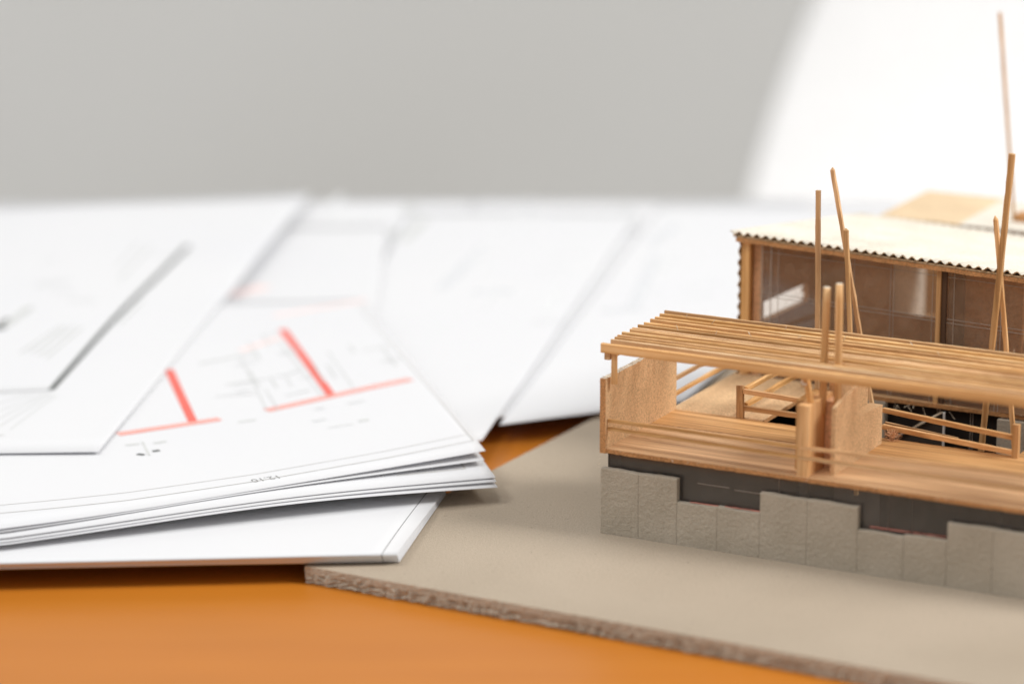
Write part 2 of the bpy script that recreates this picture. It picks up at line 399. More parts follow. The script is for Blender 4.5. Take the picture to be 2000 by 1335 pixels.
o = link('side_wall', bm, [M['kraft'], M['edge'], M['fuzz_top']], am); o.location = (0, -.65*S, 0)

# central block of boards
cb = empty('central_block', (0, 0, 0)); cb.parent = am
boxo('thin_board', M['woodZ'], cb, 64.4, 67.4, 6.5, 22, 28.5, 51)
boxo('thin_board', M['woodZ'], cb, 67.6, 71.4, .2, 20, 28.5, 51.3)
boxo('cross_board', M['kraft_dark'], cb, 71.5, 76.6, 13, 20, 28.5, 50)
bm = bmesh.new(); prism(bm, [(76.7, 5.6, 28.5), (76.7, 25, 28.5), (76.7, 25, 53), (76.7, 11, 51.5), (76.7, 5.6, 50.0)], (1.3, 0, 0)); link('thick_board', bm, M['kraft'], cb)
bm = bmesh.new(); prism(bm, [(73.3, 25.1, 28.5), (73.3, 46, 28.5), (73.3, 46, 41.5), (73.3, 25.1, 42.6)], (4.5, 0, 0)); link('thick_board', bm, M['kraft'], cb)
boxo('upright_board', M['kraft'], cb, 69.5, 73.2, 21, 45, 28.5, 56)
bm = bmesh.new(); bmesh.ops.create_icosphere(bm, subdivisions=2, radius=1.1)
for v in bm.verts: v.co = Vector((v.co.x*1.2+68.5, v.co.y+3.5, v.co.z*.8+57.6)) + Vector([random.uniform(-.15, .15) for _ in range(3)])
link('glue_blob', bm, M['glue'], cb, True)
baro('short_post', M['woodZ'], cb, (70.2, 4.5, 51), (69.2, 3.5, 58), 1.6, 1.6)

# pergola
pg = empty('pergola', (0, 0, 0)); pg.parent = am
YS = [1.2, 7.6, 10.6, 13.6, 17.2, 22.0, 24.8, 28.2, 32.6, 37.2, 41.0, 45.6, 49.4]
for i, y in enumerate(YS):
    x0 = -.6 + random.uniform(-.4, .5); w = 1.0 if i else 1.5; zt = 62.6 + random.uniform(-.15, .2); h = 2.5 if i else 3.0
    if i in (3, 4): zt += .1
    bm = bmesh.new(); bar(bm, (x0, y, zt-h/2), (184, y+random.uniform(-.5, .5), zt-h/2+random.uniform(-.2, .2)), w, h, 2.5, .05, bev=.12)
    link('slat', bm, M['slat'] if i % 3 else M['woodX'], pg)
for (x, y) in ((14, 28.2), (27, 28.4), (38, 31.8), (52, 37), (66, 41), (9, 45.5), (20, 41), (88, 45), (44, 45.7), (120, 49.4), (100, 37.3)):
    a_ = random.uniform(-1.2, 1.2); baro('splinter', M['fibre'], pg, (x, y-.5, 62.5), (x+a_, y-.6, 62.5+random.uniform(.8, 2.2)), .16, .16, .5, .05)
boxo('support_rail', M['woodY'], pg, .5, 2.5, 1.2, 50, 57.4, 59.5)
boxo('support_rail', M['woodY'], pg, 68.2, 69.8, 2.4, 50, 58, 59.6)
boxo('support_rail', M['woodY'], pg, 150, 151.6, 2.4, 50, 58, 59.6)
boxo('post', M['woodZ'], pg, 2.9, 4.5, 1.2, 2.8, 49.6, 59.6)
boxo('post', M['woodZ'], pg, 150, 152, 4, 6, 28.5, 58)
# round pegs standing up through the slats
for (x, y, z1, lx) in ((70.9, 12.1, 86.6, .6), (76.0, 12.1, 88.2, -.3)):
    bm = bmesh.new(); N = 18; rings = []
    for k in range(9):
        z = 46 + (z1-46)*k/8; r = 1.2*(1 if k < 8 else .93)
        rings.append([bm.verts.new((x+lx*(k/8)+r*math.cos(2*math.pi*j/N), y+r*math.sin(2*math.pi*j/N), z)) for j in range(N)])
    for k in range(8):
        for j in range(N): bm.faces.new((rings[k][j], rings[k][(j+1) % N], rings[k+1][(j+1) % N], rings[k+1][j])).smooth = True
    bm.faces.new(rings[-1]).material_index = 1; bm.faces.new(rings[0][::-1])
    link('round_peg', bm, [M['woodZ'], M['fuzz_top']], pg)

# railings
fr = empty('front_railing', (0, 0, 0)); fr.parent = am
for z, zb_ in ((37.6, 39.2), (35.0, 34.3)):
    baro('rail', M['woodX'], fr, (2.2, .9, z), (68.2, .6, z+(.1 if z > 36 else -.5)), .9, 1.0, 3, .07)
    baro('rail', M['woodX'], fr, (68.3, .5, z+(.1 if z > 36 else -.5)), (180, .9, zb_+(.2 if z > 36 else .1)), .9, 1.0, 3, .07)
boxo('post', M['woodZ'], fr, 178, 180, 0, 2, 28.5, 41)
vr = empty('void_railing', (0, 0, 0)); vr.parent = am
bm = bmesh.new(); bar(bm, (25.4, 52.6, 27.9), (24.6, 54, 39.2), 2.2, 1.7, 3, .08); link('post', bm, M['woodZ'], vr)
baro('rail', M['woodX'], vr, (26, 53.9, 37.5), (64.3, 54.5, 36.2), 1.5, 1.5, 3, .06)
baro('rail', M['woodX'], vr, (26, 53.9, 31.7), (64.3, 54.5, 31.3), 1.5, 1.5, 3, .06)
baro('rail', M['woodY'], vr, (26.3, 54.8, 38.0), (28.6, 101, 38.9), 1.4, 1.4, 3, .06)
baro('rail', M['woodY'], vr, (26.3, 54.8, 32.5), (28.6, 101, 34.2), 1.4, 1.4, 3, .06)
boxo('post', M['woodZ'], vr, 27.2, 28.8, 99, 100.6, 28.5, 39.5)
vr = empty('void_railing', (0, 0, 0)); vr.parent = am
baro('rail', M['woodX'], vr, (74.6, 55, 37.1), (120.2, 51.2, 34.9), 1.5, 1.5, 3, .06)
baro('rail', M['woodX'], vr, (74.6, 55, 31.5), (120.2, 51.2, 29.9), 1.5, 1.5, 3, .06)
baro('rail', M['woodX'], vr, (74.6, 57, 32.2), (100, 56, 30.5), .8, .8, 3, .06)
baro('post', M['woodZ'], vr, (121.3, 50.6, 28.0), (121.3, 50.6, 39.5), 2.0, 2.0, 3, .08)
sr = empty('side_railing', (0, 0, 0)); sr.parent = am
baro('rail', M['woodY'], sr, (1.2, 52, 38.7), (1.2, 101, 38.7), 1.2, 1.2, 3, .06)
baro('rail', M['woodY'], sr, (1.2, 52, 33.4), (1.2, 101, 33.7), 1.2, 1.2, 3, .06)

# upright sticks (piloti)
def stick(p0, p1, w, name='upright_stick', mat=None, tip=True):
    bm = bmesh.new(); bar(bm, p0, p1, w, w, 3, .07, (0, 1, 0))
    if tip:
        d = (Vector(p1)-Vector(p0)).normalized(); c = Vector(p1)
        vs = [bm.verts.new(c + Vector((a_*w/2, b_*w/2, 0))) for a_, b_ in ((-1, -1), (1, -1), (1, 1), (-1, 1))]
        t = bm.verts.new(c + d*random.uniform(.8, 1.8) + Vector((random.uniform(-.4, .4), 0, 0)))
        for j in range(4): bm.faces.new((vs[j], vs[(j+1) % 4], t))
    return link(name, bm, mat or M['woodZ'], am)
st = stick
o = st((44.0, 75, .8), (42.0, 75, 102.4), 1.4, tip=False)
o = st((68.6, 76.6, .8), (46.2, 76.6, 109.3), 1.25)
o = st((58.4, 74.4, .8), (52.4, 74.4, 90.2), 1.25)
o = st((99.9, 74.6, .8), (108.2, 74.6, 120.8), 1.7, tip=False)
o = st((114.7, 76.8, .8), (102.7, 76.8, 98.4), 1.35)
o = st((158.7, 75, .8), (156.7, 75, 98.4), 1.8)

# ---------------------------------------------------------------- upper storey with corrugated roof
us = empty('upper_storey', (.0005, .1045, 0), R(-4.2)); us.parent = am
LX = 150
# corrugated roof: sloping down to the rear, a touch to the right
def corr(name, P, U, V, W, period, amp, mats, parent, n_u, thick=.35, jit=.08):
    """wave along U, flutes run along V, raised along W"""
    bm = bmesh.new(); P, U, V, W = map(Vector, (P, U, V, W)); L = U.length; u, w = U.normalized(), W.normalized(); k = int(L/period*12)
    nvv = 10; rows = []
    for t in (0, 1):
        g = []
        for j in range(nvv+1):
            r = []
            for i in range(k+1):
                s = L*i/k; h = amp*(.5+.5*math.cos(2*math.pi*s/period)) + t*thick
                r.append(bm.verts.new(P + u*s + V*(j/nvv) + w*(h + (random.uniform(-jit, jit) if j in (0, nvv) else 0)) + V.normalized()*(random.uniform(-.25, .25) if j in (0, nvv) else 0)))
            g.append(r)
        rows.append(g)
    for t in (0, 1):
        for j in range(nvv):
            for i in range(k):
                f = bm.faces.new((rows[t][j][i], rows[t][j][i+1], rows[t][j+1][i+1], rows[t][j+1][i])); f.material_index = 0 if t else 1; f.smooth = True
    for j in (0, nvv):
        for i in range(k): bm.faces.new((rows[0][j][i], rows[0][j][i+1], rows[1][j][i+1], rows[1][j][i])).material_index = 1
    for i in (0, k):
        for j in range(nvv): bm.faces.new((rows[0][j][i], rows[0][j+1][i], rows[1][j+1][i], rows[1][j][i])).material_index = 1
    return link(name, bm, mats, parent)
rz = lambda x: 77.6 - .012*x
dy, dz = 104, -13.2
rf = corr('corrugated_roof', (-2, -1.6, rz(-2)), (LX+4, 0, -.012*(LX+4)), (0, dy, dz), (0, 0, 1), 3.42, 1.05, [M['cream'], M['flute']], us, 0)
bm = bmesh.new(); prism(bm, [(-1, -1.3, rz(-1)-.1), (LX, -1.3, rz(LX)-.1), (LX, -1.3, rz(LX)-.7), (-1, -1.3, rz(-1)-.7)], (0, dy, dz)); link('roof_liner', bm, M['flute'], us)
baro('fascia', M['edge'], us, (0, -.6, rz(0)-1.6), (LX, -.6, rz(LX)-1.6), 1.2, 1.5, 3, .09)
# left wall with window opening, corrugated outside
bm = bmesh.new(); frame_wall(bm, 'X', 1.5, 2.6, 3, 100, 28.5, 62.6, [(12, 48.5, 44, 50.8)])
link('left_wall', bm, M['kraft_dark'], us)
bm = bmesh.new(); prism(bm, [(1.5, 3, 62.65), (1.5, 100, 62.65), (1.5, 100, 62.9), (1.5, 3, 75.5)], (1.1, 0, 0)); link('left_wall_gable', bm, M['kraft_dark'], us)
for (y0, y1, z0, z1) in ((0.2, 11.8, 28.6, 76), (48.7, 98, 28.6, 62.5), (12, 48.5, 28.6, 43.9), (12, 48.5, 51, 66)):
    corr('corrugated_cladding', (1.3, y0, z0), (0, 0, z1-z0), (0, y1-y0, 0), (-1, 0, 0), 3.9, .8, [M['cream'], M['flute']], us, 0)
boxo('corner_post', M['woodZ'], us, 1.6, 4.8, .1, 2.6, 28.5, 75.6)
boxo('dark_corner', M['kraft_dark'], us, 4.9, 8.6, 2.8, 4, 28.5, 75.4)
# interior
bm = bmesh.new(); frame_wall(bm, 'Y', 40, 41.4, 22, 67.5, 28.5, 70, [(39.5, 61, 46.5, 67)]); link('partition', bm, M['kraft_dark'], us)
bm = bmesh.new(); frame_wall(bm, 'Y', 38.6, 39.9, 38, 62.5, 45, 68.5, [(39.5, 61, 46.5, 67)]); link('window_surround', bm, M['kraft_dark'], us)
boxo('brightened_inner_wall', M['white'], us, 22, 23.2, 46, 103, 28.5, 62, step=80, jit=0)  # white instead of kraft: the lit look is put into the colour
bm = bmesh.new(); prism(bm, [(74.8, .1, 28.5), (74.8, 30, 28.5), (74.8, 30, 70.4), (74.8, .1, 74.4)], (1.6, 0, 0)); link('fin_wall', bm, M['woodZ'], us)
bm = bmesh.new(); prism(bm, [(76.5, .6, 28.5), (76.5, 30, 28.5), (76.5, 30, 70.4), (76.5, .6, 74.3)], (1.7, 0, 0)); link('dark_fin', bm, M['umber'], us)
boxo('brown_partition', M['kraft_dark'], us, 79, 100, 14, 15.2, 28.5, 73, step=90, jit=0)
boxo('brown_partition', M['kraft'], us, 100.2, 101.5, 16, 34, 28.5, 68, step=90, jit=0)
boxo('rear_wall', M['kraft'], us, 102, LX, 50, 51.2, 28.5, 62, step=90, jit=0)
# glazing
boxo('glass_pane', M['acrylic'], us, 8.7, 74.7, 1.2, 1.8, 28.5, 75.0, step=999, jit=0, bev=0)
boxo('glass_pane', M['acrylic'], us, 78.3, 148, 1.2, 1.8, 28.5, 74.2, step=999, jit=0, bev=0)
for x in (15.4, 31, 42.9, 44, 57.6, 58.8, 73.0, 80.8, 96.5, 97.8, 113, 114, 129, 130):
    baro('scribed_line', M['scribe'], us, (x, 1.08, 28.6), (x, 1.08, 74), .16, .12, 999, 0)
for z in (56.8, 58.1, 72.4):
    baro('scribed_line', M['scribe'], us, (8.9, 1.02, z), (74.6, 1.02, z-.3), .12, .16, 999, 0); baro('scribed_line', M['scribe'], us, (78.4, 1.02, z-.3), (147, 1.02, z-.8), .12, .16, 999, 0)

for x in (8.9, 12.4):
    boxo('glass_edge', M['scribe'], us, x, x+.35, 1.0, 1.15, 28.6, 75, step=99, jit=0)

# rear wing: lower flat tan roof, cream slope beside it, far thin rod and a small orange block
rw = empty('rear_wing', (0, 0, 0)); rw.parent = am
boxo('wing_roof', M['tan'], rw, 8, 39.6, 216, 267, 62.0, 63.0, step=60, jit=0)
boxo('wing_wall', M['kraft'], rw, 9, 38.5, 217, 266, 28.5, 61.9, step=90, jit=0)
boxo('wing_roof', M['cream'], rw, 39.8, 110, 216, 262, 62.2, 63.2, step=60, jit=0)
boxo('wing_wall', M['kraft'], rw, 40, 109, 217, 261, 28.5, 62.1, step=90, jit=0)
boxo('wing_floor', M['kraft'], am, -.0, 112, 215.5, 268, 27.1, 28.4, step=90, jit=0)
baro('thin_rod', M['woodZ'], rw, (56, 230, 63.2), (47.6, 230, 139.7), 1.0, 1.0, 4, .08)
boxo('small_block', M['edge'], rw, 56.8, 66, 229, 235, 63.2, 66.2)

# dust and fibres
bm = bmesh.new()
for i in range(150):
    c = Vector((79.5, 51.5, 30)); d = Vector([random.gauss(0, 1) for _ in range(3)]).normalized(); d2 = Vector([random.gauss(0, 1) for _ in range(3)]).normalized()
    p = c + d*random.uniform(.5, 2.1)*Vector((1.5, 1, 1)).x*.8; p.z = max(28.6, p.z)
    q = p + d2*1.6; q.z = max(28.6, q.z); bar(bm, p, q, .08, .08, .5, .06)
link('dust_ball', bm, M['kraft_dark'], am)
bm = bmesh.new()
for i in range(9):
    p = Vector((random.uniform(62, 84), 97.6+random.uniform(-.4, .4), random.uniform(26, 27.5))); q = p + Vector((random.uniform(-2.5, 2.5), random.uniform(-1, 0), random.uniform(-4, -.5)))
    bar(bm, p, q, .07, .07, .7, .1)
for i in range(22):
    p = Vector((random.uniform(5, 120), -.6, 28.3)); bar(bm, p, p+Vector((random.uniform(-.8, .8), -.4, random.uniform(-.8, .5))), .07, .07, .4, .04)
for i in range(26):
    p = Vector((random.uniform(0, 2), random.uniform(0, 34), 51.2)); bar(bm, p, p+Vector((random.uniform(-.8, .4), -.2, random.uniform(.3, .9))), .07, .07, .4, .05)
for i in range(12):
    p = Vector((random.uniform(-.5, .6), -.4, random.uniform(22, 51))); bar(bm, p, p+Vector((random.uniform(-.9, -.2), -.1, random.uniform(-.5, .5))), .06, .06, .4, .04)
tag(link('loose_fibre', bm, M['fibre'], am), kind='stuff')

# ================================================================ drawings
SHEETS = {
'G' : [[-160.6, 1297.2, 10.0], [-20.3, 1313.0, 6.0], [-9.5, 1555.1, 5.2], [-157.0, 1528.2, 11.0]] ,
'H' : [[-250.0, 1142.2, 1.5], [-17.9, 1142.2, 1.5], [12.0, 1559.7, 3.0], [-275.0, 1559.7, 3.0]] ,
'F' : [[-4.5, 1164.8, 7.5], [62.7, 1198.8, 7.5], [185.9, 1534.4, 7.5], [68.3, 1536.6, 7.5]] ,
'F2' : [[-54.1, 1155.4, 7.0], [24.1, 1188.8, 7.0], [140.2, 1550.2, 6.5], [-16.6, 1551.3, 6.5]] ,
'E' : [[-82.8, 1102.1, 8.0], [-10.4, 1143.1, 8.3], [58.2, 1518.2, 7.9], [-46.6, 1517.8, 8.0]] ,
'D' : [[-216.6, 1061.6, 8.0], [-52.5, 1118.9, 8.4], [-54.8, 1486.5, 9.0], [-296.2, 1483.8, 9.6]] ,
'B1' : [[-221.8, 991.4, 13.6], [-8.9, 1099.7, 17.5], [-60.6, 1329.3, 13.5], [-264.1, 1314.5, 14.0]] ,
'B2' : [[-221.9, 991.8, 13.3], [-9.3, 1097.6, 14.9], [-60.6, 1330.4, 12.8], [-264.4, 1316.0, 13.2]] ,
'B3' : [[-222.0, 992.1, 12.9], [-5.4, 1084.7, 12.7], [-59.2, 1330.3, 12.2], [-264.5, 1316.8, 12.6]] ,
'B4' : [[-221.8, 991.0, 12.1], [-5.1, 1082.3, 12.0], [-58.4, 1330.1, 11.6], [-264.7, 1317.5, 12.0]] ,
'B5' : [[-221.8, 990.7, 11.7], [-4.7, 1079.5, 10.9], [-58.0, 1330.9, 11.0], [-264.9, 1318.2, 11.4]] ,
'C' : [[-258.5, 1102.7, 15.0], [-139.4, 1104.0, 15.7], [-92.3, 1533.7, 13.4], [-338.5, 1469.9, 15.0]] ,
'A' : [[-266.9, 995.8, 9.2], [-35.9, 1013.2, 9.3], [-22.5, 1086.3, 9.2], [-253.3, 1077.6, 9.2]] ,
}
MARKS = {
  'B1' : [('r', (0.4728, 0.3112), (0.6384, 0.3346), 2.0), ('r', (0.5946, 0.3337), (0.583, 0.6055), 1.6), ('r', (0.7156, 0.3501), (0.9729, 0.4262), 1.9), ('r', (0.8298, 0.3844), (0.8132, 0.7984), 1.6), ('p', (0.7182, 0.6768), (0.8053, 0.7495), 2.2), ('p', (0.812, 0.8917), (1.0076, 0.9874), 2.2), ('g', (0.5078, 0.2662), (0.5136, 0.2036), 0.5), ('k', (0.4958, 0.2161), (0.5062, 0.2083), 1.1), ('k', (0.5197, 0.2194), (0.5308, 0.2202), 1.1), ('g', (0.481, 0.2588), (0.5024, 0.2588), 1.0), ('g', (0.5243, 0.2541), (0.5445, 0.2568), 1.0), ('g', (0.664, 0.3083), (0.6933, 0.3108), 0.9), ('g', (0.8475, 0.2391), (0.8643, 0.2399), 1.3), ('g', (0.6385, 0.622), (0.7432, 0.6594), 0.9), ('g', (0.668, 0.5024), (0.7393, 0.5113), 0.5), ('g', (0.7958, 0.2267), (0.8375, 0.2298), 0.3), ('g', (0.7132, 0.6414), (0.7167, 0.3577), 0.25), ('g', (0.7902, 0.7852), (0.8141, 0.3929), 0.25), ('g', (0.8679, 0.6378), (0.872, 0.4164), 0.25), ('g', (0.6437, 0.4468), (0.7116, 0.4405), 0.3), ('l', (0.2517, 0.0591), (0.4686, 0.0385), 0.25), ('l', (0.4686, 0.0385), (0.6555, 0.0335), 0.25), ('l', (0.6555, 0.0335), (0.8514, 0.0442), 0.25), ('l', (0.8514, 0.0442), (0.9946, 0.0576), 0.25), ('l', (0.2516, 0.0886), (0.4707, 0.0679), 0.18), ('l', (0.4707, 0.0679), (0.6594, 0.0629), 0.18), ('l', (0.6594, 0.0629), (0.8576, 0.0767), 0.18), ('l', (0.8576, 0.0767), (0.9944, 0.0925), 0.18), ('l', (0.9946, 0.0576), (0.9833, 0.9416), 0.18), ('g', (0.718, 0.5627), (0.7221, 0.47), 0.26532963657848274), ('g', (0.7729, 0.523), (0.7748, 0.4565), 0.22217957298840532), ('g', (0.8529, 0.5586), (0.8529, 0.4775), 0.334983979516558), ('g', (0.7401, 0.7248), (0.7442, 0.6158), 0.30085406556652666), ('g', (0.6773, 0.4885), (0.718, 0.5022), 0.18558211526455498), ('g', (0.8304, 0.5637), (0.8312, 0.4589), 0.3457977601650974), ('g', (0.7303, 0.4567), (0.7352, 0.3438), 0.20414683996286986), ('g', (0.7721, 0.7715), (0.774, 0.7015), 0.3537864250016765), ('g', (0.7471, 0.5215), (0.7493, 0.4584), 0.33002588159930646), ('f', (0.757, 0.5178), (0.7879, 0.5292), 1.0282689562577985), ('f', (0.7591, 0.4156), (0.799, 0.4281), 0.90248771276776), ('f', (0.6802, 0.4567), (0.7053, 0.4642), 0.654007491184823), ('f', (0.7967, 0.496), (0.8158, 0.5028), 0.8002807682836722), ('f', (0.7694, 0.5278), (0.8061, 0.5416), 0.7616493867667907), ('f', (0.6968, 0.5963), (0.7357, 0.6122), 0.5638626330099534), ('f', (0.7836, 0.6443), (0.8152, 0.6582), 1.037816462885911), ('f', (0.7924, 0.3256), (0.8082, 0.3299), 0.5815641805409224), ('f', (0.8479, 0.3328), (0.8754, 0.3403), 0.6974706952992994), ('f', (0.7803, 0.2689), (0.8001, 0.275), 1.0576760902605657), ('g', (0.9676, 0.6333), (0.9642, 0.5119), 0.24951473009511801), ('g', (0.9469, 0.546), (0.9861, 0.5611), 0.3493118259763134), ('g', (0.9285, 0.6268), (0.9791, 0.6486), 0.25874023672940966), ('g', (0.9127, 0.6699), (0.9123, 0.6184), 0.2547378618846987)] ,
  'C' : [('k', (0.7516, 0.1977), (0.8403, 0.7562), 1.4), ('k', (0.6279, 0.1918), (0.7554, 0.1976), 0.5), ('g', (0.6314, 0.1831), (0.7596, 0.1889), 0.3), ('k', (0.3752, 0.1939), (0.6279, 0.1918), 0.5), ('g', (0.6236, 0.2024), (0.7513, 0.2063), 0.3), ('g', (0.7844, 0.715), (0.8675, 0.7228), 0.5), ('g', (0.6552, 0.1284), (0.7405, 0.1811), 0.25), ('g', (0.6668, 0.1035), (0.7518, 0.1841), 0.25), ('g', (0.6789, 0.0791), (0.7639, 0.1803), 0.25), ('g', (0.6438, 0.1537), (0.7082, 0.1822), 0.25), ('g', (0.7124, 0.0674), (0.7747, 0.1766), 0.2), ('k', (0.5447, 0.4256), (0.5672, 0.4647), 3), ('g', (0.5588, 0.4347), (0.5934, 0.5085), 2.2), ('g', (0.6479, 0.3317), (0.6953, 0.4255), 0.6), ('g', (0.6693, 0.3211), (0.7125, 0.4244), 0.6), ('g', (0.6909, 0.3107), (0.7312, 0.4192), 0.6), ('g', (0.6241, 0.333), (0.6839, 0.4263), 0.6), ('g', (0.4182, 0.0437), (0.707, 0.0518), 0.3), ('g', (0.4828, 0.5237), (0.4394, 0.7569), 1.5), ('f', (0.5686, 0.7149), (0.5947, 0.7199), 0.9764046654065736), ('f', (0.5837, 0.5927), (0.642, 0.6049), 0.7673546466441494), ('f', (0.5825, 0.6088), (0.6451, 0.62), 0.7506733669100821), ('f', (0.5788, 0.6085), (0.6165, 0.6165), 0.7111476271420895), ('f', (0.6256, 0.5603), (0.6699, 0.5693), 0.8262962047973501), ('g', (0.7239, 0.672), (0.7399, 0.7796), 0.3667613528379573), ('g', (0.7456, 0.6128), (0.767, 0.7593), 0.4948616974757606), ('g', (0.6674, 0.5257), (0.7225, 0.5279), 0.3673381099963875), ('g', (0.8107, 0.4272), (0.8254, 0.5227), 0.4950697128877485)] ,
  'E' : [('n', (-0.0135, 0.5947), (-0.0183, 0.6502), 9), ('b', (0.4912, 0.604), (0.6643, 0.6011), 4.5), ('b', (0.334, 0.6194), (0.4193, 0.8295), 3), ('g', (0.0451, 0.8603), (0.0854, 0.9607), 3), ('f', (0.7141, 0.6979), (0.8648, 0.704), 0.9925525583955834), ('f', (0.721, 0.765), (0.8782, 0.7731), 1.2865052805463773), ('f', (0.573, 0.886), (0.578, 1.0045), 1.3644214960952488), ('f', (0.5906, 0.5198), (0.5946, 0.5973), 1.36022946803855), ('f', (0.4018, 0.7276), (0.4066, 0.7954), 0.9644753227998198), ('f', (0.8854, 0.4906), (0.8853, 0.5881), 1.9063289446404732), ('f', (0.4887, 0.915), (0.4961, 1.0592), 1.5964677125073512), ('f', (0.4327, 0.785), (0.4414, 0.9238), 1.7870698790650437), ('f', (0.8567, 0.4522), (1.0176, 0.4524), 1.0032737376819454)] ,
  'G' : [('g', (0.6914, 0.6877), (0.7631, 0.7399), 7), ('g', (0.92, 0.3476), (0.9822, 0.653), 3.5), ('g', (0.5292, 0.6879), (0.5986, 0.7488), 4), ('g', (0.7404, 0.8743), (0.7551, 0.9576), 4), ('g', (0.4904, 0.5279), (0.5617, 0.5609), 3), ('f', (0.4846, 0.8951), (0.5259, 1.0453), 2.002804849518365), ('f', (0.5268, 0.674), (0.5467, 0.7419), 1.1575171522750907), ('f', (0.6124, 0.7275), (0.6384, 0.8148), 1.2863685606946391), ('f', (0.5782, 0.8579), (0.6578, 0.8971), 1.490657107076914), ('f', (0.5038, 0.8306), (0.5317, 0.9299), 1.7822928777726856), ('f', (0.6749, 0.6108), (0.7477, 0.6445), 1.5461210851170866), ('f', (0.6146, 0.6767), (0.6422, 0.7679), 1.8296530685704673)] ,
  'D' : [('p', (0.7142, 0.6593), (0.7825, 0.6953), 5)] ,
  'F2' : [('b', (0.1525, 0.5322), (0.2871, 0.5269), 4.5), ('b', (0.0348, 0.5412), (0.1217, 0.7569), 3), ('b', (0.3075, 0.7798), (0.3437, 0.8885), 3)] ,
  'F' : [('b', (0.1058, 0.4404), (0.2549, 0.4565), 4.5), ('b', (0.215, 0.4632), (0.1361, 0.7167), 3), ('b', (0.0815, 0.7714), (0.122, 0.8827), 3), ('f', (0.3713, 0.5496), (0.5201, 0.5687), 1.8236878425828462), ('f', (0.0242, 0.9046), (0.0946, 0.9192), 1.2478925459793535), ('f', (0.2162, 0.6367), (0.1977, 0.7083), 1.8365613742744724), ('f', (-0.1071, 0.8454), (-0.1284, 1.01), 1.0189134003055689), ('f', (-0.07, 0.8468), (0.0018, 0.8604), 1.720005042126838), ('f', (0.4233, 0.4942), (0.5347, 0.507), 1.5080594935123055), ('f', (0.1956, 0.5271), (0.2845, 0.5375), 1.4661755312896159), ('f', (0.1083, 0.6653), (0.2483, 0.6865), 1.7042356976999995)] ,
}
BUMP = {'B1': -1.3, 'B2': .1, 'B3': 1.2, 'B4': 1.4, 'B5': 1.8}
def surf(k, u, v):
    c = [Vector(p) for p in SHEETS[k]]; p = c[0]*(1-u)*(1-v) + c[1]*u*(1-v) + c[2]*u*v + c[3]*(1-u)*v
    p.z += BUMP.get(k, 0)*math.sin(math.pi*min(1, max(0, (u-.3)/.7)))*(1-v)**2
    p.z += .45 + .45*math.sin(p.x*.031 + p.y*.017 + 1.2)*math.cos(p.y*.021)
    return p
def sheet(k, label, thick=.14, group='loose drawing sheets on the table'):
    bm = bmesh.new(); nu, nv = 60, 24
    top = [[bm.verts.new(surf(k, i/nu, j/nv)) for i in range(nu+1)] for j in range(nv+1)]
    bot = [[bm.verts.new(surf(k, i/nu, j/nv) - Vector((0, 0, thick))) for i in range(nu+1)] for j in range(nv+1)]
    for j in range(nv):
        for i in range(nu):
            for g in (top, bot):
                f = bm.faces.new((g[j][i], g[j][i+1], g[j+1][i+1], g[j+1][i])); f.smooth = True
    for j in (0, nv):
        for i in range(nu): bm.faces.new((top[j][i], top[j][i+1], bot[j][i+1], bot[j][i]))
    for i in (0, nu):
        for j in range(nv): bm.faces.new((top[j][i], top[j+1][i], bot[j+1][i], bot[j][i]))
    o = link('drawing_sheet', bm, M['paper']); tag(o, label, 'paper', group)
    names = {'r': 'red_wall_line', 'p': 'faint_red_line', 'k': 'black_print', 'g': 'faint_print', 'f': 'faint_print', 'l': 'border_line', 'b': 'grey_print', 'n': 'dark_smudge'}
    for qi, (c, a, b_, w) in enumerate(MARKS.get(k, [])):
        bm = bmesh.new(); lift0 = .05 + .004*qi
        def strip(w, lift, mi):
            n = 14; prev = None; A, B = surf(k, *a), surf(k, *b_); d = (B-A); d.z = 0; d.normalize(); s = Vector((-d.y, d.x, 0))
            for q in range(n+1):
                p = surf(k, a[0]+(b_[0]-a[0])*q/n, a[1]+(b_[1]-a[1])*q/n) + Vector((0, 0, lift))
                cur = (bm.verts.new(p - s*w/2), bm.verts.new(p + s*w/2))
                if prev: bm.faces.new((prev[0], prev[1], cur[1], cur[0])).material_index = mi
                prev = cur
        steep = abs((surf(k, *b_)-surf(k, *a)).normalized().y) > .75
        W_ = w*(1.7 if c != 'r' else 2.1)
        strip(W_, lift0, 0)
        if c == 'r' and not steep: strip(W_*.56, lift0+.03, 1)
        link(names[c], bm, [M['ink_'+c], M['ink_q' if c == 'r' else 'ink_'+c]], o)
    return o
sheet('H', 'white sheet lowest on the table, under all the drawings on the left')
sheet('G', 'white sheet with grey printing at the far edge of the table')
sheet('F2', 'white drawing with grey dashes, between the red plan and the building model')
sheet('F', 'white drawing whose near corner overhangs the bare orange table beside the model')
sheet('E', 'white sheet whose narrow corner pokes out to the right from behind the red plan')
sheet('D', 'white sheet lying directly under the stack with the red plan')
G_ = 'stacked sheets fanned at their right corner'
sheet('B5', 'lowest sheet of the fanned stack, its corner drooping over the greyboard', group=G_)
sheet('B4', 'second lowest sheet of the fanned stack, corner over the greyboard', group=G_)
b3 = sheet('B3', 'middle sheet of the fanned stack with a thin border corner showing', group=G_)
sheet('B2', 'second highest sheet of the fanned stack, just under the red plan', group=G_)
b1 = sheet('B1', 'top sheet of the fanned stack with a plan in thick red lines', group=G_)
sheet('C', 'upper left sheet with a thick black frame line, lying over the red plan')

